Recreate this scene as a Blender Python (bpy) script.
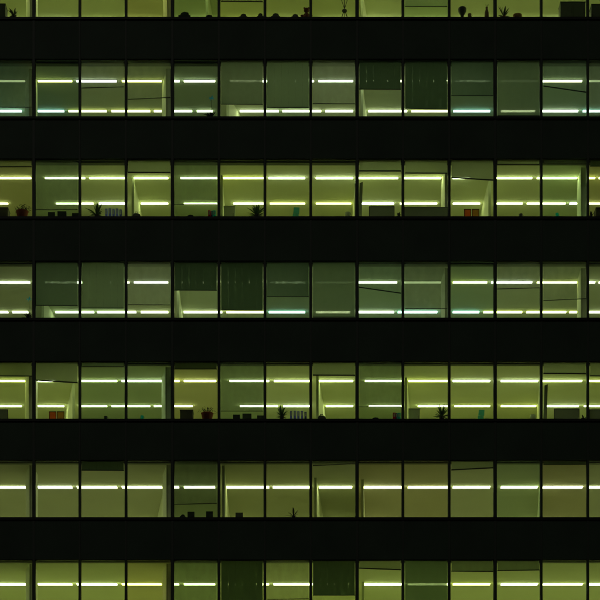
import bpy, bmesh, math, random
from mathutils import Vector, Matrix
random.seed(7)
SC = bpy.context.scene
for o in list(bpy.data.objects):
    bpy.data.objects.remove(o)

# ------------------------------------------------------------------ camera, sky, sun, exposure
D = 62.0            # metres from the facade
H = 23.0            # height of the middle of the picture above the camera
S = 30.8            # 600-px pixels per metre on the facade
CAMZ = 1.6
cam_d = bpy.data.cameras.new('camera')
cam = bpy.data.objects.new('camera', cam_d)
SC.collection.objects.link(cam)
cam.location = (0, -D, CAMZ)
cam.rotation_euler = (math.radians(90), 0, 0)
cam_d.sensor_width = 36
FW = 600.0 / S
cam_d.lens = 36 * D / FW
cam_d.shift_y = H / FW          # architectural shift lens, camera kept level
cam_d.clip_end = 3000
SC.camera = cam

W = bpy.data.worlds.new('World'); SC.world = W; W.use_nodes = True
nt = W.node_tree; nt.nodes.clear()
sky = nt.nodes.new('ShaderNodeTexSky'); sky.sky_type = 'NISHITA'; sky.sun_disc = False
sky.sun_elevation = math.radians(-4); sky.sun_rotation = math.radians(200)
sky.ozone_density = 0.6; sky.dust_density = 3
bg = nt.nodes.new('ShaderNodeBackground'); bg.inputs['Strength'].default_value = 0.15
wo = nt.nodes.new('ShaderNodeOutputWorld')
nt.links.new(sky.outputs[0], bg.inputs[0]); nt.links.new(bg.outputs[0], wo.inputs[0])

sl = bpy.data.lights.new('night_fill_light', 'SUN'); sl.energy = 0.07; sl.angle = math.radians(0.5)  # added night fill from an unseen source, lifts the dark facade
sl.color = (1.0, 1.0, 0.86)
so = bpy.data.objects.new('night_fill_light', sl); SC.collection.objects.link(so)
so.rotation_euler = (math.radians(52), 0, math.radians(-20))

SC.view_settings.view_transform = 'Standard'; SC.view_settings.look = 'None'
SC.view_settings.exposure = 0.0; SC.view_settings.gamma = 1.0
SC.view_settings.use_curve_mapping = False
SC.render.engine = 'CYCLES'
cy = SC.cycles
cy.use_denoising = True
cy.use_adaptive_sampling = False
cy.max_bounces = 10; cy.diffuse_bounces = 6; cy.transparent_max_bounces = 16
cy.glossy_bounces = 3; cy.transmission_bounces = 4
cy.sample_clamp_indirect = 6
try: cy.use_light_tree = True
except Exception: pass
SC.render.filter_size = 2.5

# ------------------------------------------------------------------ helpers
def px(x, d=0.0):
    return (x - 300.0) / S * (D + d) / D
def pz(y, d=0.0):
    return CAMZ + (H + (300.0 - y) / S) * (D + d) / D
def depth_at(z, y):               # depth at which the height z is seen on picture line y
    return D * ((z - CAMZ) / (H + (300.0 - y) / S) - 1.0)

class MB:
    def __init__(s): s.bm = bmesh.new()
    def box(s, x0, x1, y0, y1, z0, z1, bevel=0.0):
        r = bmesh.ops.create_cube(s.bm, size=1.0)
        for v in r['verts']:
            v.co = Vector(((x0 + x1) / 2 + v.co.x * (x1 - x0), (y0 + y1) / 2 + v.co.y * (y1 - y0), (z0 + z1) / 2 + v.co.z * (z1 - z0)))
        if bevel:
            ed = list({e for v in r['verts'] for e in v.link_edges})
            bmesh.ops.bevel(s.bm, geom=ed, offset=bevel, segments=2, affect='EDGES', profile=0.5)
        return s
    def prism(s, pts, y0, y1):    # polygon in x,z extruded in y
        a = [s.bm.verts.new((p[0], y0, p[1])) for p in pts]
        b = [s.bm.verts.new((p[0], y1, p[1])) for p in pts]
        n = len(pts)
        s.bm.faces.new(a); s.bm.faces.new(b[::-1])
        for i in range(n):
            s.bm.faces.new((a[i], b[i], b[(i + 1) % n], a[(i + 1) % n]))
        return s
    def plan(s, pts, z0, z1):     # polygon in x,y extruded in z
        a = [s.bm.verts.new((p[0], p[1], z0)) for p in pts]
        b = [s.bm.verts.new((p[0], p[1], z1)) for p in pts]
        n = len(pts)
        s.bm.faces.new(a[::-1]); s.bm.faces.new(b)
        for i in range(n):
            s.bm.faces.new((a[i], a[(i + 1) % n], b[(i + 1) % n], b[i]))
        return s
    def lathe(s, cx, cyy, prof, seg=16):
        rings = []
        for r, z in prof:
            rings.append([s.bm.verts.new((cx + r * math.cos(2 * math.pi * k / seg), cyy + r * math.sin(2 * math.pi * k / seg), z)) for k in range(seg)])
        for a, b in zip(rings, rings[1:]):
            for k in range(seg):
                s.bm.faces.new((a[k], a[(k + 1) % seg], b[(k + 1) % seg], b[k]))
        s.bm.faces.new(rings[0][::-1]); s.bm.faces.new(rings[-1])
        return s
    def tube(s, p, q, r, r2=None, seg=8):
        p, q = Vector(p), Vector(q); r2 = r if r2 is None else r2
        d = (q - p).normalized()
        u = d.orthogonal().normalized(); v = d.cross(u)
        a = [s.bm.verts.new(p + (u * math.cos(2 * math.pi * k / seg) + v * math.sin(2 * math.pi * k / seg)) * r) for k in range(seg)]
        b = [s.bm.verts.new(q + (u * math.cos(2 * math.pi * k / seg) + v * math.sin(2 * math.pi * k / seg)) * r2) for k in range(seg)]
        for k in range(seg):
            s.bm.faces.new((a[k], a[(k + 1) % seg], b[(k + 1) % seg], b[k]))
        s.bm.faces.new(a[::-1]); s.bm.faces.new(b)
        return s
    def ball(s, c, rx, ry, rz, seg=14):
        r = bmesh.ops.create_uvsphere(s.bm, u_segments=seg, v_segments=seg // 2 + 2, radius=1)
        for v in r['verts']:
            v.co = Vector((c[0] + v.co.x * rx, c[1] + v.co.y * ry, c[2] + v.co.z * rz))
        return s
    def blade(s, p, direction, length, width, droop=0.3, n=5):
        p = Vector(p); d = Vector(direction).normalized()
        side = d.cross(Vector((0, 0, 1)))
        if side.length < 0.05: side = Vector((1, 0, 0))
        side.normalize(); prev = None
        for i in range(n + 1):
            t = i / n
            c = p + d * length * t + Vector((0, 0, -droop * length * t * t))
            w = width * (math.sin(math.pi * min(0.97, 0.12 + 0.88 * t))) * 0.5 + 0.001
            cur = (s.bm.verts.new(c - side * w), s.bm.verts.new(c + side * w))
            if prev: s.bm.faces.new((prev[0], prev[1], cur[1], cur[0]))
            prev = cur
        return s
    def build(s, name, mat, parent=None, origin=None, smooth=False):
        me = bpy.data.meshes.new(name)
        org = Vector(origin) if origin is not None else Vector((0, 0, 0))
        if parent is not None: org = parent.matrix_world.translation.copy() if origin is None else org
        s.bm.normal_update()
        bmesh.ops.recalc_face_normals(s.bm, faces=s.bm.faces[:])
        for v in s.bm.verts: v.co -= org
        s.bm.to_mesh(me); s.bm.free()
        if smooth:
            for p in me.polygons: p.use_smooth = True
        me.materials.append(mat)
        o = bpy.data.objects.new(name, me); SC.collection.objects.link(o)
        if parent is not None:
            o.parent = parent
        else:
            o.location = org
        return o

def tag(o, label=None, cat=None, group=None, kind=None):
    if label: o['label'] = label
    if cat: o['category'] = cat
    if group: o['group'] = group
    if kind: o['kind'] = kind
    return o
def thing(name, loc, label, cat, group=None):
    o = bpy.data.objects.new(name, None); SC.collection.objects.link(o)
    o.empty_display_size = 0.1
    o.location = loc
    o.matrix_world = Matrix.Translation(Vector(loc))
    tag(o, label, cat, group)
    return o
def sub(parent, name, mb, mat, smooth=False):      # a sub-part: parent is a mesh whose world place is its thing's
    me = bpy.data.meshes.new(name)
    root = parent
    while root.parent: root = root.parent
    org = Vector(root.location)
    mb.bm.normal_update(); bmesh.ops.recalc_face_normals(mb.bm, faces=mb.bm.faces[:])
    for v in mb.bm.verts: v.co -= org
    mb.bm.to_mesh(me); mb.bm.free()
    if smooth:
        for p in me.polygons: p.use_smooth = True
    me.materials.append(mat)
    o = bpy.data.objects.new(name, me); SC.collection.objects.link(o); o.parent = parent
    return o
def part(parent, name, mb, mat, smooth=False):
    return sub(parent, name, mb, mat, smooth)

# ------------------------------------------------------------------ materials
def mat_basic(name, col, rough=0.6, var=0.12, scale=3.0, bump=0.0, spec=0.5, metal=0.0):
    m = bpy.data.materials.new(name); m.use_nodes = True
    t = m.node_tree; b = t.nodes['Principled BSDF']
    tc = t.nodes.new('ShaderNodeTexCoord'); nz = t.nodes.new('ShaderNodeTexNoise')
    nz.inputs['Scale'].default_value = scale; nz.inputs['Detail'].default_value = 5
    t.links.new(tc.outputs['Object'], nz.inputs['Vector'])
    mr = t.nodes.new('ShaderNodeMapRange'); mr.inputs[3].default_value = 1 - var; mr.inputs[4].default_value = 1 + var
    t.links.new(nz.outputs['Fac'], mr.inputs[0])
    vm = t.nodes.new('ShaderNodeVectorMath'); vm.operation = 'SCALE'
    vm.inputs[0].default_value = col
    t.links.new(mr.outputs[0], vm.inputs['Scale'])
    t.links.new(vm.outputs[0], b.inputs['Base Color'])
    b.inputs['Roughness'].default_value = rough
    b.inputs['Metallic'].default_value = metal
    b.inputs['Specular IOR Level'].default_value = spec
    if bump:
        bp = t.nodes.new('ShaderNodeBump'); bp.inputs['Strength'].default_value = bump
        t.links.new(nz.outputs['Fac'], bp.inputs['Height']); t.links.new(bp.outputs[0], b.inputs['Normal'])
    return m

def mat_ceiling(name, col):
    m = mat_basic(name, col, 0.9, 0.05, 0.8, 0, 0.2)
    t = m.node_tree; b = t.nodes['Principled BSDF']
    tc = [n for n in t.nodes if n.type == 'TEX_COORD'][0]
    br = t.nodes.new('ShaderNodeTexBrick'); br.offset = 0.0
    br.inputs['Scale'].default_value = 1.0
    br.inputs['Brick Width'].default_value = 0.75; br.inputs['Row Height'].default_value = 0.6
    br.inputs['Mortar Size'].default_value = 0.012; br.inputs['Mortar Smooth'].default_value = 0.4
    br.inputs['Color1'].default_value = (1, 1, 1, 1); br.inputs['Color2'].default_value = (0.985, 0.985, 0.985, 1)
    br.inputs['Mortar'].default_value = (0.965, 0.965, 0.965, 1)
    t.links.new(tc.outputs['Object'], br.inputs['Vector'])
    mx = t.nodes.new('ShaderNodeMix'); mx.data_type = 'RGBA'; mx.blend_type = 'MULTIPLY'; mx.inputs[0].default_value = 1
    src = b.inputs['Base Color'].links[0].from_socket
    t.links.new(src, mx.inputs[6]); t.links.new(br.outputs['Color'], mx.inputs[7])
    t.links.new(mx.outputs[2], b.inputs['Base Color'])
    return m

def mat_emit(name, col, strength):
    m = bpy.data.materials.new(name); m.use_nodes = True
    t = m.node_tree; t.nodes.clear()
    e = t.nodes.new('ShaderNodeEmission'); o = t.nodes.new('ShaderNodeOutputMaterial')
    # tube ends a little dimmer than the middle: a real fluorescent diffuser
    tc = t.nodes.new('ShaderNodeTexCoord'); nz = t.nodes.new('ShaderNodeTexNoise'); nz.inputs['Scale'].default_value = 1.3
    t.links.new(tc.outputs['Object'], nz.inputs['Vector'])
    mr = t.nodes.new('ShaderNodeMapRange'); mr.inputs[3].default_value = strength * 0.85; mr.inputs[4].default_value = strength * 1.15
    t.links.new(nz.outputs['Fac'], mr.inputs[0]); t.links.new(mr.outputs[0], e.inputs['Strength'])
    e.inputs['Color'].default_value = (*col, 1)
    t.links.new(e.outputs[0], o.inputs[0])
    return m

def mat_glass(name, tint, refl=0.5):
    m = bpy.data.materials.new(name); m.use_nodes = True
    t = m.node_tree; t.nodes.clear()
    tr = t.nodes.new('ShaderNodeBsdfTransparent'); tr.inputs[0].default_value = (*tint, 1)
    gl = t.nodes.new('ShaderNodeBsdfGlossy'); gl.inputs['Roughness'].default_value = 0.02
    fr = t.nodes.new('ShaderNodeFresnel'); fr.inputs[0].default_value = 1.45
    mu = t.nodes.new('ShaderNodeMath'); mu.operation = 'MULTIPLY'; mu.inputs[1].default_value = refl
    mx = t.nodes.new('ShaderNodeMixShader'); o = t.nodes.new('ShaderNodeOutputMaterial')
    t.links.new(fr.outputs[0], mu.inputs[0]); t.links.new(mu.outputs[0], mx.inputs[0])
    t.links.new(tr.outputs[0], mx.inputs[1]); t.links.new(gl.outputs[0], mx.inputs[2]); t.links.new(mx.outputs[0], o.inputs[0])
    return m

def mat_fabric(name, col, openness, slits=0.0, weave=0.25):
    """woven blind: partly open weave, the yarn scatters light through"""
    m = bpy.data.materials.new(name); m.use_nodes = True
    t = m.node_tree; t.nodes.clear(); L = t.links.new
    tr = t.nodes.new('ShaderNodeBsdfTransparent')
    df = t.nodes.new('ShaderNodeBsdfDiffuse'); tl = t.nodes.new('ShaderNodeBsdfTranslucent')
    df.inputs[0].default_value = (*[c * 0.5 for c in col], 1); tl.inputs[0].default_value = (*col, 1)
    m1 = t.nodes.new('ShaderNodeMixShader'); m1.inputs[0].default_value = 0.85
    L(df.outputs[0], m1.inputs[1]); L(tl.outputs[0], m1.inputs[2])
    tc = t.nodes.new('ShaderNodeTexCoord')
    mp = t.nodes.new('ShaderNodeMapping'); mp.inputs['Scale'].default_value = (3, 1, 2)
    nz = t.nodes.new('ShaderNodeTexNoise'); nz.inputs['Scale'].default_value = 1.6; nz.inputs['Detail'].default_value = 6
    L(tc.outputs['Object'], mp.inputs[0]); L(mp.outputs[0], nz.inputs['Vector'])
    mr = t.nodes.new('ShaderNodeMapRange')
    mr.inputs[1].default_value = 0.3; mr.inputs[2].default_value = 0.7
    mr.inputs[3].default_value = openness * (1 - weave); mr.inputs[4].default_value = openness * (1 + weave)
    L(nz.outputs['Fac'], mr.inputs[0])
    fac = mr.outputs[0]
    if slits:
        sx = t.nodes.new('ShaderNodeSeparateXYZ'); L(tc.outputs['Object'], sx.inputs[0])
        a = t.nodes.new('ShaderNodeMath'); a.operation = 'MULTIPLY'; a.inputs[1].default_value = 4.35; L(sx.outputs[0], a.inputs[0])
        f = t.nodes.new('ShaderNodeMath'); f.operation = 'FRACT'; L(a.outputs[0], f.inputs[0])
        c = t.nodes.new('ShaderNodeMath'); c.operation = 'LESS_THAN'; c.inputs[1].default_value = 0.13; L(f.outputs[0], c.inputs[0])
        n2 = t.nodes.new('ShaderNodeTexNoise'); n2.inputs['Scale'].default_value = 4.0; L(tc.outputs['Object'], n2.inputs['Vector'])
        r2 = t.nodes.new('ShaderNodeMapRange'); r2.inputs[1].default_value = 0.42; r2.inputs[2].default_value = 0.62
        r2.inputs[3].default_value = 0; r2.inputs[4].default_value = slits; L(n2.outputs['Fac'], r2.inputs[0])
        mm = t.nodes.new('ShaderNodeMath'); mm.operation = 'MULTIPLY'; L(c.outputs[0], mm.inputs[0]); L(r2.outputs[0], mm.inputs[1])
        ad = t.nodes.new('ShaderNodeMath'); ad.operation = 'ADD'; L(mm.outputs[0], ad.inputs[0]); L(fac, ad.inputs[1])
        fac = ad.outputs[0]
    m2 = t.nodes.new('ShaderNodeMixShader'); L(fac, m2.inputs[0])
    L(m1.outputs[0], m2.inputs[1]); L(tr.outputs[0], m2.inputs[2])
    o = t.nodes.new('ShaderNodeOutputMaterial'); L(m2.outputs[0], o.inputs[0])
    return m

def mat_thin(name, col, share=0.6):
    m = mat_basic(name, col, 0.5, 0.15, 10)
    t = m.node_tree; b = t.nodes['Principled BSDF']; o = [n for n in t.nodes if n.type == 'OUTPUT_MATERIAL'][0]
    tl = t.nodes.new('ShaderNodeBsdfTranslucent'); mx = t.nodes.new('ShaderNodeMixShader'); mx.inputs[0].default_value = share
    t.links.new(b.inputs['Base Color'].links[0].from_socket, tl.inputs[0])
    t.links.new(b.outputs[0], mx.inputs[1]); t.links.new(tl.outputs[0], mx.inputs[2]); t.links.new(mx.outputs[0], o.inputs[0])
    return m
M = {}
M['spandrel'] = mat_basic('dark_bronze_panel', (0.068, 0.108, 0.068), 0.55, 0.42, 0.7, 0.0, 0.3)
M['sill'] = mat_basic('black_metal_sill', (0.016, 0.018, 0.014), 0.5, 0.2, 2)
M['mullion'] = mat_basic('black_anodised_mullion', (0.068, 0.09, 0.06), 0.5, 0.2, 2)
M['frame'] = mat_basic('dark_window_frame', (0.05, 0.06, 0.04), 0.45, 0.15, 4)
M['dark_glass'] = mat_basic('unlit_dark_glass', (0.006, 0.008, 0.007), 0.05, 0.2, 0.5)
M['asphalt'] = mat_basic('asphalt', (0.05, 0.05, 0.05), 0.9, 0.3, 8, 0.3)
M['paving'] = mat_basic('paving', (0.22, 0.21, 0.19), 0.85, 0.2, 2, 0.2)
M['dark'] = mat_basic('dark_plastic', (0.07, 0.075, 0.06), 0.6)
M['charcoal'] = mat_basic('charcoal_board', (0.30, 0.34, 0.24), 0.7)
M['cabinet'] = mat_basic('dark_grey_cabinet', (0.06, 0.075, 0.05), 0.6)
M['green_box'] = mat_basic('mid_grey_board', (0.6, 0.66, 0.42), 0.8)
M['leaf'] = mat_thin('leaf', (0.05, 0.10, 0.03), 0.4)
M['leaf2'] = mat_basic('dark_leaf', (0.022, 0.035, 0.014), 0.6, 0.4, 9)
M['pot'] = mat_basic('terracotta_pot', (0.20, 0.06, 0.03), 0.8)
M['pot_red'] = mat_basic('red_planter', (0.30, 0.05, 0.03), 0.6)
M['pot_dark'] = mat_basic('dark_pot', (0.035, 0.035, 0.03), 0.6)
M['blue'] = mat_thin('blue_binder', (0.38, 0.42, 0.95), 0.7)
M['navy'] = mat_thin('navy_binder', (0.2, 0.24, 0.6), 0.7)
M['red'] = mat_thin('red_binder', (0.85, 0.07, 0.12), 0.7)
M['teal'] = mat_thin('teal_binder', (0.08, 0.8, 0.8), 0.7)
M['paleteal'] = mat_thin('pale_teal_paper', (0.22, 0.55, 0.5), 0.7)
M['white'] = mat_basic('white_label', (0.7, 0.7, 0.65), 0.6)
M['orange'] = mat_thin('orange_print', (0.8, 0.30, 0.06), 0.7)
M['amber'] = mat_thin('amber_print', (0.65, 0.42, 0.10), 0.7)
M['brown'] = mat_basic('brown_wood', (0.12, 0.05, 0.02), 0.6)
M['plush'] = mat_basic('brown_plush', (0.20, 0.075, 0.045), 0.95, 0.3, 30, 0.4)
M['wicker'] = mat_basic('wicker', (0.25, 0.14, 0.04), 0.9, 0.4, 40, 0.5)
M['bluedeco'] = mat_thin('blue_foil', (0.06, 0.5, 0.9), 0.7)
M['rail'] = mat_basic('dark_blind_rail', (0.018, 0.02, 0.014), 0.5)
M['column'] = mat_basic('painted_column', (0.85, 0.87, 0.72), 0.8)
M['lit_edge_post'] = mat_basic('lit_edge_and_post_paint', (0.55, 0.6, 0.4), 0.7)  # carries the columns' lit edge in its colour; also on partition posts
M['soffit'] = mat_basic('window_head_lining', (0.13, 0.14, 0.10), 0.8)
M['partition'] = mat_basic('pale_partition', (0.80, 0.82, 0.60), 0.7, 0.06)
M['floor'] = mat_basic('office_carpet', (0.58, 0.59, 0.46), 0.95, 0.15, 3)
M['wall'] = mat_basic('office_wall', (0.74, 0.75, 0.60), 0.9, 0.08)
M['inner_sill'] = mat_basic('inner_sill_board', (0.7, 0.7, 0.6), 0.7)
M['concrete'] = mat_basic('dark_concrete', (0.05, 0.055, 0.045), 0.8, 0.25, 1.2, 0.1)
M['roof'] = mat_basic('roof_gravel', (0.12, 0.12, 0.11), 0.95, 0.3, 12, 0.3)

FAB = {
    'sheer':  mat_fabric('sheer_grey_screen', (0.36, 0.38, 0.32), 0.78, 0, 0.04),
    'pale':   mat_fabric('pale_screen', (0.40, 0.42, 0.34), 0.58, 0, 0.06),
    'light':  mat_fabric('light_blind_cloth', (0.52, 0.55, 0.44), 0.14, 0, 0.15),
    'mid':    mat_fabric('grey_screen', (0.40, 0.44, 0.36), 0.11, 0, 0.5),
    'green':  mat_fabric('green_blackout', (0.50, 0.52, 0.44), 0.0, 0.125),
    'dark':   mat_fabric('dark_green_blackout', (0.25, 0.30, 0.24), 0.0, 0.125),
    'veil':   mat_fabric('thin_grey_screen', (0.38, 0.43, 0.33), 0.21, 0, 0.15),
}
FABW = {'pale': 'pale half-transparent', 'sheer': 'thin see-through', 'light': 'light grey', 'mid': 'grey screen', 'green': 'green opaque',
        'dark': 'dark green opaque', 'veil': 'thin grey'}

# ------------------------------------------------------------------ data read off the photograph
TOP = [-41.5, 58.8, 158.6, 260.6, 361.0, 460.0, 559.6]
BOT = [17.0, 116.4, 216.4, 317.8, 418.8, 517.2, 617.5]
COL = [-13.2, 33.7, 79.7, 125.9, 172.4, 218.9, 264.9, 310.8, 357.1, 403.0, 449.3, 495.3, 541.4, 588.0, 634.4]
THICK = {1, 4, 8, 11}
ORD = ['first', 'second', 'third', 'fourth', 'fifth', 'sixth', 'seventh', 'eighth', 'ninth', 'tenth', 'eleventh', 'twelfth', 'thirteenth', 'fourteenth']
ROWN = ['top row', 'second row down', 'third row down', 'fourth row down', 'fifth row down', 'sixth row down', 'bottom row']
def wname(c): return 'leftmost window' if c == 0 else ('rightmost window' if c == 13 else ORD[c] + ' window from left')
def colof(x):
    for c in range(14):
        if COL[c] <= x < COL[c + 1]: return c
    return 0 if x < 0 else 13
ZT = [pz(y) for y in TOP]; ZB = [pz(y) for y in BOT]
X0, X1 = px(COL[0]), px(COL[-1])
RD = 10.5                          # depth of the rooms

# tube tints; each floor's light level and green cast are put into ceiling colour
TUBE = [(0.97, 1.13, 0.38), (0.92, 1.1, 0.58), (0.94, 1.12, 0.45), (0.92, 1.1, 0.56), (0.94, 1.12, 0.45), (0.96, 1.11, 0.48), (0.96, 1.13, 0.37)]
POWER = [10.5, 9.0, 9.8, 9.0, 9.8, 6.4, 8.2]
CEIL = [(0.74, 0.78, 0.56), (0.58, 0.60, 0.50), (0.76, 0.78, 0.56), (0.58, 0.60, 0.50), (0.76, 0.78, 0.56), (0.54, 0.54, 0.42), (0.68, 0.71, 0.50)]
tube_cache = {}
def tube_mat(r, k):
    key = (r, k)
    if key not in tube_cache:
        c = TUBE[r]; p = POWER[r]
        if k == 'y': p *= 0.85; c = (c[0] * 1.03, c[1], (1.5 if r == 6 else 2.4) / p)
        if k == 'c': c = (c[0] * 0.55, c[1] * 1.0, c[2] * 1.5); p *= 1.1
        if k == 'w': c = (c[0], c[1], c[2] * 1.35); p *= 1.15
        if k == 'd': c = (c[0] * 0.9, c[1], c[2] * 0.9); p *= 0.07
        tube_cache[key] = mat_emit('fluorescent_diffuser', c, p)
    return tube_cache[key]

U1 = [(-30, 25, 'd'), (38, 72, 'y'), (76.5, 116.5, 'w'), (122, 161.5, 'y'), (169.5, 179.5, ''), (184, 215, ''), (230, 267, ''), (273, 306, ''),
      (311, 314, ''), (318.5, 353, 'w'), (364, 402, ''), (409, 447, ''), (455, 490, ''), (501, 537, 'd'), (543, 582, ''), (589, 648, 'd')]
L1 = [(-30, 21.5, 'c'), (38, 64, 'c'), (68.5, 106.5, 'y'), (111.5, 150, 'y'), (154, 161.5, 'y'), (169.5, 192, ''), (197, 212.5, ''), (240, 278.5, ''),
      (282.5, 321, ''), (325.5, 353, ''), (368.5, 407, ''), (411.5, 448, 'y'), (453.5, 490, 'c'), (501, 535, ''), (542, 578, 'w'), (583, 625, 'c')]
U2 = [(-30, 31, ''), (45, 85, ''), (89.5, 125, ''), (134, 168, ''), (180.5, 217, ''), (223.5, 263.5, 'y'), (268.5, 305, 'w'), (316, 353, 'w'),
      (358, 398, ''), (404, 441, ''), (453, 470, 'w'), (495.5, 532, ''), (537, 577, ''), (586, 595, 'y'), (599, 648, '')]
L2 = [(-30, 8, ''), (56, 93.5, ''), (99, 125.5, 'w'), (141, 168, ''), (184, 217, ''), (233.5, 263.5, ''), (270, 305, 'y'), (316, 351, 'y'),
      (362, 394, 'w'), (400, 437, ''), (453, 480, ''), (495.5, 522.5, ''), (527, 565.5, ''), (569.5, 577, 'w'), (585, 623, '')]
def shifted(lst, dx):
    out = []
    for a, b, k in lst:
        for s in (dx, dx - 600, dx + 600):
            aa, bb = a + s, b + s
            if bb > -11 and aa < 630: out.append((max(aa, -30), min(bb, 632), k))
    out.sort()
    res = []
    for e in out:
        if res and e[0] < res[-1][1] + 0.8: continue
        res.append(e)
    return res
U3 = [(-3, 30, ''), (45, 83, ''), (88, 121, ''), (127, 129.5, ''), (134, 168, 'w'), (179, 215, ''), (223, 261, ''), (270, 305, ''), (316, 352, 'd'),
      (358.5, 397, ''), (404, 441, 'd'), (453, 487, 'y'), (491.5, 532, 'w'), (537, 577, 'y'), (585, 595, ''), (599, 648, '')]
L3 = [(-30, 8, ''), (12.5, 28, ''), (55.5, 94, ''), (97.5, 136, ''), (141, 168, ''), (184, 222, ''), (226.5, 263.5, 'y'), (269, 305, 'c'), (316, 350, ''),
      (357.5, 394, 'w'), (398, 437, 'c'), (453, 479, 'c'), (483.5, 522, 'y'), (526.5, 566, 'y'), (569.5, 577, 'y'), (585, 627, '')]
U4 = [(-30, 25, 'y'), (38, 55, 'w'), (80, 117, ''), (121.5, 161.5, 'w'), (169, 179.5, 'y'), (184, 216, ''), (229.5, 269, ''), (274, 310, ''), (319, 353, ''),
      (365, 402, ''), (408.5, 448, 'y'), (453, 490, 'w'), (501, 538, 'w'), (543, 582, ''), (589, 648, 'y')]
L4 = [(-30, 21.5, ''), (38, 64, ''), (80, 107, ''), (111.5, 150, ''), (154, 161.5, ''), (169.5, 192.5, ''), (240, 278, ''), (283.5, 310, 'w'),
      (326, 353, ''), (369, 402, ''), (418, 448, ''), (454.5, 490, 'y'), (501, 536, 'y'), (547, 578.5, 'w'), (584, 627, '')]
U5 = [(-30, 25.5, ''), (38, 72, 'w'), (77, 117, ''), (122, 162, ''), (169.5, 179, ''), (184, 215, ''), (226.5, 269, 'y'), (273, 310, ''), (319, 352, ''),
      (364, 402, 'w'), (408, 448, ''), (453, 490, ''), (501, 537.5, ''), (543, 582.5, 'w'), (589, 648, '')]
U6 = [(-30, 25.5, 'w'), (38, 72, ''), (77, 117, 'w'), (122, 161.5, 'y'), (169.5, 179, ''), (184, 215, ''), (226.5, 263, ''), (266, 269, ''), (273.5, 312.5, 'w'), (322, 352, ''),
      (364, 402, 'w'), (408, 448, ''), (453, 490, 'y'), (501, 537.5, 'w'), (543, 582.5, ''), (589, 648, 'w')]
# row: list of (picture line of the lamp row, lamp spans, visible thickness in px, where)
LAMPS = [
    [(-18, U5, 3.0, 'front line'), (20.2, U5, 3.0, 'back line')],
    [(81.2, U1, 3.0, 'upper line'), (111.3, L1, 3.2, 'lower line')],
    [(178.2, U2, 2.9, 'upper line'), (203.7, L2, 2.7, 'lower line')],
    [(282.6, U3, 3.0, 'upper line'), (312.3, L3, 3.2, 'lower line')],
    [(381.0, U4, 2.9, 'upper line'), (406.2, L4, 2.7, 'lower line')],
    [(487.3, U5, 4.0, 'front line'), (521.5, U5, 3.6, 'back line')],
    [(584.4, U6, 3.3, 'front line'), (621.5, U5, 3.0, 'back line')],
]

# ------------------------------------------------------------------ ground
tag(MB().box(-1500, 1500, -600, 2500, -0.4, 0.0).build('ground', M['asphalt']), kind='structure')
tag(MB().box(-40, 40, -7, -0.3, 0.004, 0.13, 0.02).build('pavement', M['paving']), kind='structure')

# ------------------------------------------------------------------ the office building
B = thing('office_building', (0, 0, 0), 'dark office block at night with seven lit rows of green-tinted windows', 'building')
PX0, PX1 = X0 - 1.6, X1 + 1.6
IX0, IX1 = PX0 + 0.26, PX1 - 0.26
edges = []                          # spandrel bands: between windows
zs_top = ZT[0] + 1.4
bands = [(ZT[0], zs_top)]
for r in range(6): bands.append((ZT[r + 1], ZB[r]))
pitch = (ZB[0] - ZB[6]) / 6
low = []
zb = ZB[6]
while zb - pitch > 1.2:
    bands.append((zb - 1.4, zb)); low.append((zb - pitch, zb - 1.4)); zb -= pitch
bands.append((0.0, zb))
for i, (z0, z1) in enumerate(bands):
    mb = MB()
    mb.box(X0, X1, 0.03, 0.16, z0 + 0.002, z1 - 0.002)
    for c in range(14):            # one cladding panel per bay, hairline joints
        mb.box(px(COL[c]) + 0.002, px(COL[c + 1]) - 0.002, 0.0, 0.028, z0 + 0.006, z1 - 0.10)
    part(B, 'spandrel', mb, M['spandrel'])
    part(B, 'outer_sill', MB().box(X0, X1, -0.05, 0.026, z1 - 0.095, z1 - 0.045, 0.006).box(X0, X1, -0.02, 0.026, z1 - 0.041, z1 - 0.001, 0.004), M['sill'])
for (z0, z1) in low:
    part(B, 'dark_glazing', MB().box(X0, X1, 0.08, 0.1, z0, z1), M['dark_glass'])
for i, x in enumerate(COL):
    w = 0.042 if i in THICK else 0.031
    part(B, 'mullion', MB().box(px(x) - w, px(x) + w, -0.012, 0.13, 0.01, zs_top - 0.01, 0.004), M['mullion'])
for (a, b) in ((PX0, X0 - 0.045), (X1 + 0.045, PX1)):
    part(B, 'end_pier', MB().box(a, b, -0.05, 0.155, 0, zs_top), M['concrete'])
for (a, b) in ((PX0, PX0 + 0.25), (PX1 - 0.25, PX1)):
    part(B, 'end_wall', MB().box(a, b, 0.158, RD + 0.8, 0, zs_top), M['concrete'])
part(B, 'rear_wall', MB().box(PX0 + .255, PX1 - .255, RD + 0.3, RD + 0.75, 0, zs_top - 0.01), M['concrete'])
part(B, 'roof', MB().box(PX0 - 0.05, PX1 + 0.05, -0.08, RD + 0.85, zs_top + 0.003, zs_top + 0.25), M['roof'])
part(B, 'roof_parapet', MB().box(PX0, PX1, -0.06, 0.25, zs_top + 0.254, zs_top + 0.9), M['concrete'])

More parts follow.
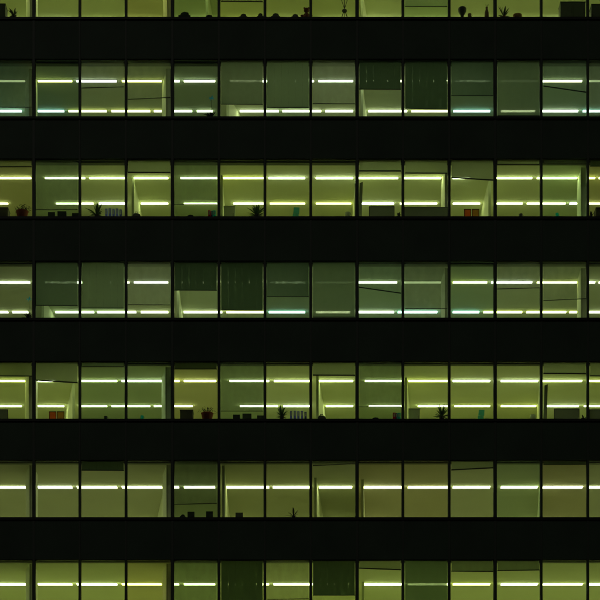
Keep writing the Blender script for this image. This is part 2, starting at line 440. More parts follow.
M['pane'] = mat_glass('window_glass', (0.97, 0.985, 0.95), 0.8)
M['pane_grey'] = mat_glass('window_glass_grey', (0.76, 0.82, 0.80), 0.8)
M['pane_brown'] = mat_glass('window_glass_bronze', (0.96, 0.925, 0.84), 0.8)
M['pane_green'] = mat_glass('window_glass_green', (0.88, 0.95, 0.90), 0.8)
PTINT = {}
for k in [(0, 4), (1, 1), (1, 4), (1, 10), (2, 1), (2, 4), (3, 1), (3, 6), (4, 5), (4, 8), (5, 4), (6, 4), (6, 9), (4, 2), (4, 3)]: PTINT[k] = 'pane_grey'
for k in [(5, 8), (5, 9), (5, 12), (2, 13), (4, 4), (6, 3), (0, 3), (2, 0)]: PTINT[k] = 'pane_brown'
for k in [(1, 12), (3, 8), (1, 6), (3, 2), (5, 11), (0, 9), (2, 12), (3, 10)]: PTINT[k] = 'pane_green'
for r in range(7):
    z0, z1 = ZB[r], ZT[r]
    for c in range(14):
        a = px(COL[c]) + (0.042 if c in THICK else 0.031); b = px(COL[c + 1]) - (0.042 if c + 1 in THICK else 0.031)
        f = 0.015
        mb = MB().box(a, a + f, 0.05, 0.12, z0, z1).box(b - f, b, 0.05, 0.12, z0, z1)
        mb.box(a + f, b - f, 0.05, 0.12, z0, z0 + f * 1.1).box(a + f, b - f, 0.05, 0.12, z1 - f, z1)
        w = part(B, 'window', mb, M['frame'])
        sub(w, 'pane', MB().box(a + f, b - f, 0.082, 0.094, z0 + f * 1.1, z1 - f), M[PTINT.get((r, c), 'pane')])

for r in range(7):
    z0, z1 = ZB[r], ZT[r]
    zc = z1 + 0.04; zf = z0 - 0.85
    cm = mat_ceiling('ceiling_board', CEIL[r])
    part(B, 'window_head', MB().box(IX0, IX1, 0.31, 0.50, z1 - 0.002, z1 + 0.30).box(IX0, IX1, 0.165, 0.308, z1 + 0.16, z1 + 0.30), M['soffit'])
    part(B, 'ceiling', MB().box(IX0, IX1, 0.505, RD, zc, zc + 0.2), cm)
    part(B, 'floor', MB().box(IX0, IX1, 0.17, RD, zf - 0.15, zf), M['floor'])
    part(B, 'back_wall', MB().box(IX0, IX1, RD + .003, RD + 0.25, zf, zc), M['wall'])
    part(B, 'side_wall', MB().box(IX0 + .002, IX0 + .05, 0.51, RD - .003, zf + .002, zc - .002), M['wall'])
    part(B, 'side_wall', MB().box(IX1 - .05, IX1 - .002, 0.51, RD - .003, zf + .002, zc - .002), M['wall'])
    part(B, 'inner_sill', MB().box(X0 + .07, X1 - .07, 0.165, 0.50, z0 - 0.04, z0 - 0.004).box(X0 + .07, X1 - .07, 0.165, 0.22, zf + .002, z0 - 0.042), M['inner_sill'])

# inner columns standing just behind the glass: (row, left px, right px)
COLS = []
for r in range(7):
    base = {0: [(26.5, 33.2), (163.5, 171.5)], 1: [(25.5, 33), (162.5, 171)], 2: [(441.5, 449), (577.5, 587)], 3: [(441.5, 449), (577.5, 587)],
            4: [(25.5, 33), (162, 171.5)], 5: [(26, 33.2), (163, 171.5)], 6: [(26, 33.2), (163, 171.5)]}[r]
    for a, b in base:
        d = 0.75
        z1 = ZT[r] + 0.04; zf = ZB[r] - 0.85
        xa, xm, xb = px(a - 0.4, d + 1.1), px(a + 3.4, d), px(b, d)  # left side splayed back so it catches the tube light
        co = part(B, 'column', MB().plan([(xm, d), (xb, d), (xb, d + 1.1), (xa, d + 1.1)], zf + .003, z1 - .003), M['column'])
        sub(co, 'lit_edge_strip', MB().box(xm + .012, xm + .05, d - 0.012, d - .002, zf + .004, z1 - .004), M['lit_edge_post'])  # added strip for the column's lit left edge, light put into colour
# partitions running back from the glass: (row, px at front edge, picture line where the top edge starts, thick)
PART = [(2, 133, 178, 141.5), (2, 221.5, 176, 225), (2, 355.8, 178, 353), (2, 489.5, 180, 480.5),
        (4, 317.5, 376, 325.5), (4, 406, 378, 410), (4, 540.5, 380, 537), (4, 73.5, 383, 65),
        (5, 315.5, 478, 322.5), (5, 362.5, 480, 364.5), (5, 540.5, 480, 538), (6, 363, 582, 365),
        (1, 228, 96, 240), (3, 43, 298, 55), (1, 362, 84, 366), (3, 178, 284, 182), (0, 362, -10, 366), (0, 207, -10, 212), (5, 164, 492, 158), (5, 223.5, 466, 229)]
for (r, x, y, xe) in PART:
    zc = ZT[r] + 0.04; zf = ZB[r] - 0.85
    d = depth_at(zc, y); d2 = depth_at(zc, BOT[r])
    A = Vector((px(x, d), d)); E2 = Vector((px(xe, d2), d2))
    u = (E2 - A).normalized(); E2 = A + u * min((RD - .1 - d) / u.y, (E2 - A).length + 1.2)
    n = Vector((u.y, -u.x)) * 0.03
    pr = part(B, 'partition', MB().plan([A - n, A + n, E2 + n, E2 - n], zf + .003, zc - .003), M['partition'])
    sub(pr, 'partition_post', MB().plan([A - n * 1.4 - u * .05, A + n * 1.4 - u * .05, A + n * 1.4 - u * .003, A - n * 1.4 - u * .003], zf + .003, zc - .003), M['lit_edge_post'])

# ------------------------------------------------------------------ strip lights
kw = {'y': 'yellowish', 'c': 'cold greenish', 'w': 'white', 'd': 'dim', '': 'pale'}
for r in range(7):
    zc = ZT[r] + 0.04
    for (y, spans, th, where) in LAMPS[r]:
        d = depth_at(zc - 0.034, y)
        w = max(0.035, (th * 0.70 / S - 0.026) / ((H + (300 - y) / S) / D) * 0.5)
        percol = {}
        for s in spans: percol.setdefault(colof((s[0] + s[1]) / 2), []).append(s)
        for c, ss in percol.items():
            for i, (a, b, k) in enumerate(ss):
                A, Bx = px(a, d), px(b, d)
                side = '' if len(ss) == 1 else ('left one in ' if i == 0 else 'right one in ')
                short = 'short ' if (b - a) < 14 else ''
                lab = f"{short}{kw[k]} strip light, {where}, {side}{wname(c)}, {ROWN[r]}"
                t = thing('strip_light', ((A + Bx) / 2, d, zc - 0.002), lab, 'ceiling light', 'strip lights on the office ceilings')
                part(t, 'housing', MB().box(A - 0.012, Bx + 0.012, d - w - 0.014, d + w + 0.014, zc - 0.018, zc - 0.002), M['white'])
                part(t, 'diffuser', MB().box(A, Bx, d - w, d + w, zc - 0.045, zc - 0.019), tube_mat(r, k))

# ------------------------------------------------------------------ roller blinds
# (row, window, cloth, line of lower edge at left, at right, rail thickness px)
BL = [
    (0, 5, 'light', 1.0, 1.3, 0.7), (0, 9, 'light', 6.2, 6.4, 0.5),
    (1, 2, 'sheer', 87.8, 86.6, 0.5), (1, 3, 'sheer', 99.2, 97.2, 0.5), (1, 5, 'mid', 104.0, 104.2, 0.4), (1, 6, 'green', 107.2, 107.2, 0.5),
    (1, 7, 'pale', 103.4, 103.6, 0.5), (1, 8, 'dark', 89.0, 89.2, 0.4), (1, 9, 'dark', 108.3, 109.2, 0.3), (1, 10, 'mid', 95.4, 95.4, 0.5),
    (1, 11, 'veil', 115.4, 115.4, 0.6), (1, 12, 'sheer', 85.6, 91.8, 0.9), (1, 13, 'sheer', 115, 115, 0.4), (1, 0, 'sheer', 107, 107, 0.4),
    (2, 0, 'light', 166.3, 166.3, 0.8), (2, 1, 'sheer', 209.5, 209.5, 0.4), (2, 3, 'light', 171.8, 172.0, 1.0), (2, 4, 'sheer', 204.3, 204.3, 0.4),
    (2, 8, 'light', 170.3, 170.4, 1.1), (2, 9, 'light', 172.6, 172.8, 0.9), (2, 10, 'light', 177.0, 179.6, 1.1), (2, 11, 'light', 164.0, 164.0, 0.6),
    (2, 13, 'dark', 166.0, 166.0, 0.5), (2, 12, 'sheer', 163.0, 163.0, 0.5),
    (3, 1, 'mid', 305.2, 305.4, 0.4), (3, 2, 'green', 307.8, 307.8, 0.5), (3, 3, 'pale', 304.5, 304.7, 0.5), (3, 4, 'dark', 290.0, 290.2, 0.4),
    (3, 5, 'dark', 309.6, 310.6, 0.3), (3, 6, 'mid', 296.4, 296.4, 0.5), (3, 7, 'veil', 316.8, 316.8, 0.6), (3, 8, 'sheer', 286.8, 292.8, 0.9),
    (3, 9, 'sheer', 308.5, 308.5, 0.4), (3, 11, 'sheer', 288.8, 287.6, 0.5), (3, 12, 'sheer', 300.4, 298.4, 0.5),
    (4, 0, 'light', 375.4, 375.6, 0.9), (4, 1, 'light', 379.6, 382.2, 1.1), (4, 2, 'light', 366.5, 366.5, 0.6), (4, 4, 'dark', 368.8, 368.8, 0.6),
    (4, 5, 'sheer', 411.0, 411.0, 0.4), (4, 7, 'light', 374.6, 374.8, 1.0), (4, 8, 'sheer', 406.6, 406.6, 0.4), (4, 12, 'light', 372.9, 373.1, 1.1), (4, 13, 'light', 375.4, 375.6, 0.9),
    (5, 2, 'dark', 469.8, 470.0, 0.9), (5, 4, 'sheer', 504.2, 503.2, 0.5), (5, 7, 'sheer', 465.4, 463.4, 0.6), (5, 10, 'light', 469.4, 467.2, 1.1), (5, 12, 'dark', 464.5, 464.5, 0.4),
    (6, 5, 'dark', 612, 612, 0.5), (6, 7, 'dark', 595.0, 595.0, 0.6), (6, 6, 'sheer', 599.0, 598.5, 0.7), (6, 8, 'light', 567.6, 569.2, 1.1), (6, 9, 'veil', 612, 612, 0.6),
    (6, 10, 'mid', 570.8, 571.2, 0.8), (6, 11, 'mid', 570.2, 569.6, 0.8), (6, 4, 'sheer', 612, 612, 0.4),
]
for (r, c, k, yl, yr, rw) in BL:
    d = 0.24
    mw = 0.075
    a = px(COL[c], d) + mw; b = px(COL[c + 1], d) - mw
    z1 = ZT[r] + 0.085
    zl, zr = pz(yl, d), pz(yr, d)
    h = rw / S
    st = 'lowered crookedly' if abs(yl - yr) > 1.6 else ('drawn fully down' if yl > BOT[r] - 14 else ('half lowered' if yl > TOP[r] + 24 else 'lowered a little'))
    t = thing('roller_blind', ((a + b) / 2, d, z1), f"{FABW[k]} roller blind {st} in {wname(c)}, {ROWN[r]}", 'window blind', 'roller blinds in the windows')
    part(t, 'roller', MB().tube((a, d, z1 + 0.002), (b, d, z1 + 0.002), 0.022), M['rail'])
    part(t, 'shade', MB().prism([(a, zl), (b, zr), (b, z1 - .02), (a, z1 - .02)], d - 0.0015, d + 0.0015), FAB[k])
    part(t, 'bottom_rail', MB().prism([(a - .01, zl - h), (b + .01, zr - h), (b + .01, zr - .001), (a - .01, zl - .001)], d - 0.014, d + 0.014), M['rail'])

# ------------------------------------------------------------------ things on the window boards and behind them
def ring(n, tilt, jit=0.3):
    out = []
    for i in range(n):
        a = 2 * math.pi * (i + random.uniform(-jit, jit)) / n
        e = math.radians(random.uniform(*tilt))
        out.append((math.cos(a) * math.cos(e), math.sin(a) * math.cos(e), math.sin(e)))
    return out
def sillz(r): return ZB[r] - 0.004

def spiky_plant(r, xa, xb, yt, label, leaf='leaf', pot='pot_dark', n=20, d=0.33, hang=False):
    x = px((xa + xb) / 2, d); zb = sillz(r); zt = pz(yt, d); h = zt - zb; R = (px(xb, d) - px(xa, d)) / 2
    t = thing('potted_plant', (x, d, zb), label, 'plant', 'potted plants on the window boards')
    ph = h * 0.28; pr = max(0.05, R * 0.38)
    part(t, 'pot', MB().lathe(x, d, [(pr * .75, zb), (pr, zb + ph * .9), (pr * 1.08, zb + ph * .92), (pr * 1.08, zb + ph), (pr * .9, zb + ph)]), M[pot], True)
    mb = MB()
    for i, dr in enumerate(ring(n, (-4, 82))):
        q = random.uniform(0.7, 1.0)
        l = min(R / max(0.25, abs(dr[0])), (h - ph) / max(0.35, dr[2]), max(R, h - ph) * 1.1) * q
        mb.blade((x, d, zb + ph * .9), (dr[0], dr[1] * 0.25, dr[2]), l, 0.055 + 0.02 * random.random(), random.uniform(.1, .35))
    part(t, 'leaves', mb, M[leaf])
    return t
def bushy_plant(r, xa, xb, yt, label, d=0.33):
    x = px((xa + xb) / 2, d); zb = sillz(r); zt = pz(yt, d); h = zt - zb; R = (px(xb, d) - px(xa, d)) / 2
    t = thing('potted_plant', (x, d, zb), label, 'plant', 'potted plants on the window boards')
    part(t, 'planter', MB().lathe(x, d, [(R * .42, zb), (R * .62, zb + h * .50), (R * .66, zb + h * .52), (R * .6, zb + h * .55)]), M['pot_red'], True)
    mb = MB()
    for i in range(120):
        a = random.uniform(0, 2 * math.pi); e = random.uniform(-.2, 1.4); q = random.uniform(.35, 1)
        c = Vector((x + math.cos(a) * math.cos(e) * R * q * .9, d + math.sin(a) * math.cos(e) * .12 * q, zb + h * .55 + math.sin(e) * h * .42 * q))
        mb.blade(c, (math.cos(a), math.sin(a), random.uniform(-.3, .8)), random.uniform(.04, .08), .035, .4, 3)
    part(t, 'foliage', mb, M['leaf2'])
    part(t, 'stems', MB().tube((x, d, zb + h * .4), (x, d, zb + h * .9), .012).tube((x, d, zb + h * .5), (x + R * .5, d, zb + h * .8), .008).tube((x, d, zb + h * .5), (x - R * .5, d, zb + h * .8), .008), M['leaf2'])
def binder(r, xa, xb, yt, mat, label, lean=0.0, d=0.30, group='ring binders standing on the window boards'):
    a, b = px(xa, d), px(xb, d); zb = sillz(r); zt = pz(yt, d)
    t = thing('ring_binder', ((a + b) / 2, d, zb), label, 'binder', group)
    mb = MB().box(a, b, d - 0.0, d + 0.16, zb + 0.001, zt, 0.004)
    part(t, 'cover', mb, M[mat])
    m_ = (a + b) / 2; w = (b - a) * .3
    part(t, 'spine_label', MB().box(m_ - w, m_ + w, d - 0.004, d - 0.001, zb + (zt - zb) * .55, zt - 0.03), M['white'])
    part(t, 'finger_ring', MB().tube((m_, d - .006, zb + .08), (m_, d - .001, zb + .08), min(.012, w)), M['rail'])
    if lean:
        t.rotation_euler[1] = lean
    return t
def monitor(r, xa, xb, yt, label, d=0.75):
    a, b = px(xa, d), px(xb, d); zt = pz(yt, d); zf = ZB[r] - 0.11
    x = (a + b) / 2
    t = thing('desk_monitor', (x, d, zf), label, 'monitor', 'dark monitors behind the window boards')
    hh = min(0.30, zt - zf - 0.05)
    part(t, 'screen', MB().box(a, b, d - .02, d + .02, zt - hh, zt, .006), M['dark'])
    part(t, 'stand', MB().box(x - .02, x + .02, d - .035, d - .022, zf + .012, zt - hh * .4), M['dark'])
    part(t, 'base', MB().box(x - .09, x + .09, d - .09, d + .06, zf, zf + .010, .003), M['dark'])
    desk(r, x, d)
desks = {}
def desk(r, x, d):
    key = (r, colof(300 + x * S))
    if key in desks: return
    zt = ZB[r] - 0.112; zf = ZB[r] - 0.85
    c = key[1]; a = px(COL[c], d) + .1; b = px(COL[c + 1], d) - .1
    t = thing('desk', ((a + b) / 2, d, zf), f"office desk hidden below {wname(c)}, {ROWN[r]}", 'desk', 'desks behind the window boards')
    part(t, 'desk_top', MB().box(a, b, .56, 1.25, zt - .03, zt, .005), M['green_box'])
    for xx in (a + .04, b - .04):
        for yy in (.6, 1.2):
            part(t, 'leg', MB().box(xx - .02, xx + .02, yy - .02, yy + .02, zf + .001, zt - .032), M['dark'])
    desks[key] = t
def cabinet(r, xa, xb, yt, label, mat='cabinet', d=0.60, depth=0.45, name='cabinet', cat='cabinet'):
    a, b = px(xa, d), px(xb, d); zf = ZB[r] - 0.85; zt = pz(yt, d)
    t = thing(name, ((a + b) / 2, d, zf), label, cat)
    part(t, 'carcass', MB().box(a, b, d + .003, d + depth, zf + .06, zt - .025, .004), M[mat])
    part(t, 'top', MB().box(a - .01, b + .01, d - .015, d + depth + .01, zt - .023, zt, .004), M[mat])
    part(t, 'plinth', MB().box(a + .02, b - .02, d + .03, d + depth - .02, zf + .002, zf + .058), M['dark'])
    n = 2 if (b - a) > .5 else 1
    for i in range(n):
        u0 = a + .012 + (b - a - .02) * i / n; u1 = a - .004 + (b - a - .004) * (i + 1) / n + (.004 if i < n - 1 else 0)
        dr = part(t, 'door', MB().box(u0, u1 - .006, d - .014, d + .0, zf + .07, zt - .04, .003), M[mat])
        sub(dr, 'handle', MB().tube((u1 - .05, d - .03, zt - .25), (u1 - .05, d - .03, zt - .4), .006), M['rail'])
    return t
def divider(r, xa, xb, yt, label, d=0.62):
    a, b = px(xa, d), px(xb, d); zf = ZB[r] - 0.85; zt = pz(yt, d)
    t = thing('desk_divider', ((a + b) / 2, d, zf), label, 'desk divider', 'dark desk dividers below the windows')
    part(t, 'panel', MB().box(a + .022, b - .022, d, d + .04, zf + .1, zt - .022), M['charcoal'])
    part(t, 'top_rail', MB().box(a, b, d - .006, d + .046, zt - .02, zt, .004), M['dark'])
    for xx in (a + .01, b - .01):
        part(t, 'post', MB().box(xx - .01, xx + .01, d - .004, d + .044, zf + .002, zt - .022), M['dark'])
def picture(r, xa, xb, yt, mat, label, d=0.40):
    a, b = px(xa, d), px(xb, d); zb = sillz(r); zt = pz(yt, d)
    t = thing('framed_picture', ((a + b) / 2, d, zb), label, 'picture', 'two orange pictures side by side')
    f = .02
    part(t, 'frame', MB().box(a, b, d, d + .02, zt - f, zt).box(a, b, d, d + .02, zb, zb + f).box(a, a + f, d, d + .02, zb + f, zt - f).box(b - f, b, d, d + .02, zb + f, zt - f), M['brown'])
    part(t, 'print', MB().box(a + f, b - f, d + .006, d + .012, zb + f, zt - f), M[mat])
def bag(r, xa, xb, yt, label, d=0.34):
    a, b = px(xa, d), px(xb, d); zb = sillz(r); zt = pz(yt, d); x = (a + b) / 2; w = (b - a) / 2; h = zt - zb
    t = thing('bag', (x, d, zb), label, 'bag', 'dark bags on the window boards')
    pts = [(-1, .03), (-.98, .45), (-.7, .72), (-.2, .80), (.35, .74), (.8, .66), (1, .35), (.95, .03)]
    part(t, 'body', MB().prism([(x + p[0] * w, zb + p[1] * h) for p in pts], d - .07, d + .09), M['dark'])
    mb = MB(); P = [(x - w * .45, zb + h * .74), (x - w * .35, zb + h), (x + w * .25, zb + h * .98), (x + w * .4, zb + h * .70)]
    for p, q in zip(P, P[1:]): mb.tube((p[0], d, p[1]), (q[0], d, q[1]), .010)
    part(t, 'strap', mb, M['dark'])
def shoe(r, xa, xb, yt, label, mat='dark', d=0.30):
    a, b = px(xa, d), px(xb, d); zb = sillz(r); zt = pz(yt + .8, d); x = (a + b) / 2; w = (b - a) / 2; h = zt - zb
    t = thing('stacked_papers', (x, d, zb), label, 'papers', 'low dark heaps on the window board')
    part(t, 'bottom_stack', MB().box(a, b, d - .08, d + .10, zb + .001, zb + h * .6, .006), M[mat])
    part(t, 'top_stack', MB().prism([(a + w * .25, zb + h * .61), (b - w * .2, zb + h * .61), (b - w * .35, zb + h * .9), (x, zb + h), (a + w * .5, zb + h * .88)], d - .06, d + .08), M[mat])
def vase(r, xa, xb, yt, label, mat='pot_dark', d=0.30, goblet=False):
    a, b = px(xa, d), px(xb, d); zb = sillz(r); zt = pz(yt, d); x = (a + b) / 2; w = (b - a) / 2; h = zt - zb
    if goblet: prof = [(w * .45, zb), (w * .45, zb + .02), (w * .32, zb + h * .2), (w * .4, zb + h * .45), (w * .95, zb + h * .75), (w, zb + h * .95), (w * .9, zb + h)]
    else: prof = [(w * .7, zb), (w, zb + h * .3), (w * .9, zb + h * .55), (w * .5, zb + h * .75), (w * .6, zb + h * .85), (w * .55, zb + h * .86)]
    t = thing('vase', (x, d, zb), label, 'vase')
    part(t, 'body', MB().lathe(x, d, prof), M[mat], True)
    if not goblet:
        mb = MB()
        for dx in (-.3, .1, .5): mb.tube((x, d, zb + h * .8), (x + dx * w * 1.6, d, zt + .02), .006)
        part(t, 'stems', mb, M['leaf2'])
    else:
        part(t, 'dried_leaves', MB().ball((x, d, zb + h * .98), w * .9, w * .9, h * .12), M['leaf2'])
def cup(r, xa, xb, yt, mat, label, d=0.30):
    a, b = px(xa, d), px(xb, d); zb = sillz(r); zt = pz(yt, d); x = (a + b) / 2; w = (b - a) / 2
    t = thing('mug', (x, d, zb), label, 'mug')
    part(t, 'cup', MB().lathe(x, d, [(w * .85, zb), (w, zb + .02), (w, zt), (w * .9, zt), (w * .85, zt - .03)]), M[mat], True)
    part(t, 'handle', MB().tube((x + w, d, zt - .03), (x + w + .03, d, zt - .05), .006).tube((x + w + .03, d, zt - .05), (x + w, d, zt - .09), .006), M[mat])
def teal_holder(r, xa, xb, ya, label, d=0.34):
    a, b = px(xa, d), px(xb, d); zb = sillz(r); zt = pz(ya, d); x = (a + b) / 2; w = b - a; h = zt - zb
    t = thing('leaflet_stand', (x, d, zb), label, 'leaflet stand', 'pale teal leaflet stands')
    part(t, 'leaflet', MB().prism([(a + w * .1, zb + h * .55), (b - w * .05, zb + h * .5), (b, zt - h * .02), (a + w * .2, zt)], d, d + .012), M['paleteal'])
    part(t, 'lower_leaflet', MB().prism([(a, zb + h * .15), (b - w * .15, zb + h * .12), (b - w * .12, zb + h * .46), (a + w * .05, zb + h * .5)], d - .03, d - .018), M['paleteal'])
    part(t, 'easel', MB().box(a, b, d - .04, d + .06, zb + .001, zb + .012).tube((x, d + .05, zb + .012), (x, d + .016, zt - h * .15), .006), M['dark'])
def leaning_panel(r, xa, xb, yt, lean, label, d=0.9):
    a, b = px(xa, d), px(xb, d); zf = ZB[r] - 0.85; zt = pz(yt, d); dx = lean
    t = thing('leaning_board', ((a + b) / 2, d, zf), label, 'board', 'narrow dark boards leaning behind the glass')
    part(t, 'board', MB().prism([(a - dx, zf + .002), (b - dx, zf + .002), (b, zt), (a, zt - .03)], d, d + .05), M['charcoal'])
    part(t, 'edge_strip', MB().prism([(b - dx + .002, zf + .002), (b - dx + .014, zf + .002), (b + .014, zt), (b + .002, zt)], d, d + .05), M['dark'])

loc = lambda c, r: f"{wname(c)}, {ROWN[r]}"
# top row
cabinet(0, -12.5, 5.4, 3.6, 'dark cabinet at the left picture edge in leftmost window, top row')
cabinet(0, 591.5, 648, 4.0, 'dark cabinet filling the rightmost window, top row')
cabinet(0, 560.5, 585.5, 1.6, 'tall dark cabinet at right side of thirteenth window, top row')
t = spiky_plant(0, 10.8, 17.2, -3, 'thin tall dried plant standing beside the cabinet in leftmost window, top row', 'leaf2', 'pot_dark', 16)
shoe(0, 178.5, 190.5, 11.8, 'dark papers at left end of the board in fifth window from left, top row')
shoe(0, 204.5, 213.5, 14.8, 'flat dark papers at right end of the board in fifth window from left, top row')
shoe(0, 239, 247.5, 13.8, 'dark heap of papers in middle of sixth window from left, top row')
shoe(0, 257, 263.5, 13.2, 'dark heap of papers at right edge of sixth window from left, top row')
shoe(0, 271, 280, 13.2, 'dark heap of papers at left in seventh window from left, top row')
shoe(0, 291, 299, 14.0, 'dark heap of papers beside the brown soft toy, top row')
# soft toy
d = 0.3; zb = sillz(0); x = px(306.5, d)
t = thing('soft_toy', (x, d, zb), 'brown soft toy sitting on the board beside a mullion, top row', 'soft toy')
part(t, 'body', MB().ball((x, d, zb + .17), .11, .08, .13), M['plush'], True)
part(t, 'head', MB().ball((x, d - .01, zb + .37), .09, .08, .085).ball((x - .07, d, zb + .45), .03, .02, .03).ball((x + .07, d, zb + .45), .03, .02, .03), M['plush'], True)
part(t, 'arm', MB().ball((x - .13, d, zb + .2), .07, .035, .035), M['plush'], True)
part(t, 'arm', MB().ball((x + .13, d, zb + .2), .07, .035, .035), M['plush'], True)
part(t, 'leg', MB().ball((x - .11, d - .05, zb + .06), .09, .07, .045), M['plush'], True)
part(t, 'leg', MB().ball((x + .11, d - .05, zb + .06), .09, .07, .045), M['plush'], True)
# small tripod
x = px(344.5, d); zt_ = pz(-2, d)
t = thing('small_tripod', (x, d, zb), 'small dark tripod with a head standing in eighth window from left, top row', 'tripod')
part(t, 'head', MB().ball((x, d, zb + .36), .085, .06, .07), M['dark'], True)
part(t, 'pole', MB().tube((x, d, zb + .40), (x, d, zt_), .014), M['dark'])
for dx, dy in ((-.13, -.05), (.13, -.05), (0, .13)):
    part(t, 'leg', MB().tube((x + dx * .2, d, zb + .34), (x + dx, d + dy, zb), .012), M['dark'])
for dx in (-.1, .1):
    part(t, 'arm', MB().tube((x, d, zb + .42), (x + dx, d, zt_ - .05), .010), M['dark'])
vase(0, 458, 466.5, 8.2, 'goblet-shaped dark planter standing in eleventh window from left, top row', 'pot_dark', goblet=True)
cup(0, 467.8, 471.5, 14.0, 'brown', 'small brown mug right of the goblet-shaped planter, top row')
vase(0, 484.5, 489, 5.0, 'slim dark vase with stems at right of eleventh window from left, top row', 'brown')
spiky_plant(0, 499, 509, 0.8, 'spiky upright plant in a brown pot in twelfth window from left, top row', 'leaf2', 'brown', 16)
a, b = px(513, d), px(522, d); x = (a + b) / 2
t = thing('basket', (x, d, zb), 'low brown wicker basket right of the spiky plant, top row', 'basket')
part(t, 'bowl', MB().lathe(x, d, [(.10, zb), (.14, zb + .16), (.15, zb + .22), (.135, zb + .22), (.13, zb + .18)]), M['wicker'], True)
part(t, 'contents', MB().ball((x - .03, d, zb + .22), .06, .06, .05).ball((x + .05, d, zb + .22), .05, .05, .04), M['brown'], True)

# second and fourth rows: blue ornament on a stem above a plant
for r, x0, n in ((1, 211, 5), (3, 28, 1)):
    c = colof(x0); zb = sillz(r); d = 0.3
    p = spiky_plant(r, x0 - 6, x0 + 6.0, BOT[r] - 7.5, f"low dark plant under the blue ornament, {ROWN[r]}", 'leaf2', 'pot_dark', 22)
    X = px(x0, d); zt_ = pz(BOT[r] - 20, d)
    t = thing('stick_ornament', (X + .03, d + .16, zb), f"blue ornament on a thin stick above the plant, {loc(c, r)}", 'ornament', 'blue ornaments on sticks')
    part(t, 'stick', MB().tube((X + .03, d + .16, zb), (X + .01, d + .16, zt_ - .04), .007), M['dark'])
    mb = MB()
    for k in range(6):
        aa = k * math.pi / 3 + .3
        mb.blade((X + .01, d + .15, zt_), (math.cos(aa), -.15, math.sin(aa) * .6), .10, .06, 0, 4)
    part(t, 'petals', mb, M['bluedeco'])

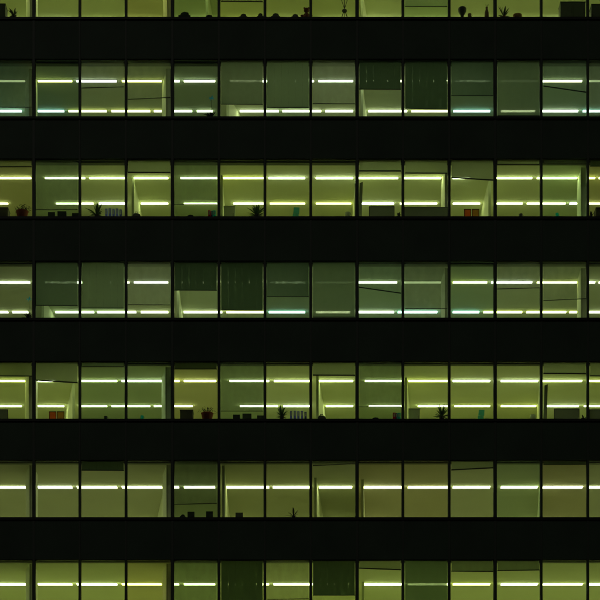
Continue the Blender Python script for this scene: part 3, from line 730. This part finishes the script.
# third row and its look-alike, the fifth row (185 px further right)
def office_set(r, off, S_, only=None):
    y = BOT[r] - 216.4
    rn = ROWN[r]
    def vis(xc):
        q = xc + off
        if q > 612: q -= 600
        return q
    def L(text, xc): return f"{text}, {loc(colof(vis(xc)), r)}"
    def sh(a):
        q = (a[0] + a[1]) / 2 + off
        k = off - 600 if q > 612 else off
        return a[0] + k, a[1] + k
    a = sh((12.5, 32)) ; bushy_plant(r, a[0], a[1], 203.5 + y, L('bushy dark plant in a red planter', 22))
    if off: a = sh((-5, 8)); cabinet(r, a[0], a[1], 207.3 + y, L('dark cabinet left of the red planter', 2))
    else: cabinet(r, -12, 8, 207.3 + y, L('dark cabinet left of the red planter', 2))
    for (u, v, yy, nm) in ((48, 55, 212.3, 'left dark monitor'), (57.5, 66.5, 211.3, 'middle dark monitor'), (72, 79, 213.2, 'right low dark monitor')):
        a = sh((u, v)); monitor(r, a[0], a[1], yy + y, L(nm + ' showing above the board', (u + v) / 2))
    a = sh((91, 102.5)); spiky_plant(r, a[0], a[1], 199.8 + y, f'spiky plant left of the blue binders, {rn}', 'leaf', 'pot_dark', 34)
    bx = [105, 108.6, 112.2, 115.8, 119.4]
    for i, u in enumerate(bx):
        a = sh((u, u + 2.3)); tall = [208.6, 208.2, 208.8, 208.4, 209.4][i]
        binder(r, a[0], a[1], tall + y, 'blue' if i < 4 else 'navy', f"{ORD[i]} of five blue binders right of the spiky plant, {rn}")
    a = sh((132.5, 141)); bag(r, a[0], a[1], 212.0 + y, L('dark bag by the slanting partition', 137))
    a = sh((186, 194.5)); shoe(r, a[0], a[1], 214.6 + y, L('low dark papers on the board', 190))
    for (u, v, m_, nm, yy) in ((208.0, 210.6, 'red', 'red', 210.2), (210.8, 212.6, 'navy', 'dark blue', 210.6), (212.8, 215.6, 'teal', 'teal', 210.4)):
        a = sh((u, v)); binder(r, a[0], a[1], yy + y, m_, f"{nm} binder beside a mullion, the only {nm} one in the {rn}" if nm != 'dark blue' else f"dark blue binder between the red and teal ones, {rn}")
    a = sh((223.8, 235)); cabinet(r, a[0], a[1], 206.0 + y, L('low green-grey cupboard left of the leafy plant', 229), 'green_box', 0.7)
    a = sh((249.5, 264)); spiky_plant(r, a[0], a[1], 200.0 + y, f'leafy dark plant in front of the lower strip light, {rn}', 'leaf', 'pot_dark', 44)
    a = sh((292.5, 299.5)); teal_holder(r, a[0], a[1], 207.3 + y, L('pale teal leaflets', 296))
    a = sh((345, 350.5)); cup(r, a[0], a[1], 212.6 + y, 'green_box', L('grey-green mug on the board', 347))
    a = sh((359.6, 362.4)); leaning_panel(r, a[0], a[1], 182 + y, 0.08, L('narrow dark board leaning beside the mullion', 361))
    a = sh((369, 394.5)); divider(r, a[0], a[1], 206.2 + y, L('dark desk divider in front of the lower light', 382))
    a = sh((396.5, 401)); spiky_plant(r, a[0], a[1], 210.0 + y, L('tiny dark plant at the right mullion', 399), 'leaf2', 'pot_dark', 10)
    a = sh((404, 448.5)); divider(r, a[0], a[1], 206.9 + y, L('wide dark desk divider across the whole window', 425))
    a = sh((464, 471.2)); picture(r, a[0], a[1], 209.0 + y, 'orange', L('left orange framed picture', 467))
    a = sh((471.9, 479.2)); picture(r, a[0], a[1], 209.0 + y, 'amber', L('right amber framed picture', 475))
    a = sh((519, 522.5)); cup(r, a[0], a[1], 214.0 + y, 'dark', L('small dark mug on the board', 520))
    a = sh((555.5, 558.5)); cup(r, a[0], a[1], 213.3 + y, 'teal', L('small teal mug on the board', 557))
    if not off:
        cabinet(r, 596, 648, 207.5 + y, L('dark cabinet at the right picture edge', 600))
        spiky_plant(r, 588.8, 593.5, 209 + y, L('small dark plant left of the dark cabinet', 591), 'leaf2', 'pot_dark', 12)
    else:
        divider(r, -12, 8, 409.3, 'dark desk divider across the leftmost window, fifth row down')
office_set(2, 0, 1)
office_set(4, 185, 1)
# sixth row
r = 5
monitor(r, 187.5, 194.5, 511.8, 'dark monitor in the middle of fifth window from left, sixth row down')
shoe(r, 180, 185.5, 514.0, 'low dark papers left of the monitor, sixth row down')
monitor(r, 206, 213, 511.4, 'dark monitor at right of fifth window from left, sixth row down')
monitor(r, 235.5, 243, 512.6, 'dark monitor in sixth window from left, sixth row down')
spiky_plant(r, 288.5, 298.5, 505.8, 'small straggly plant in seventh window from left, sixth row down', 'leaf2', 'pot_dark', 13)
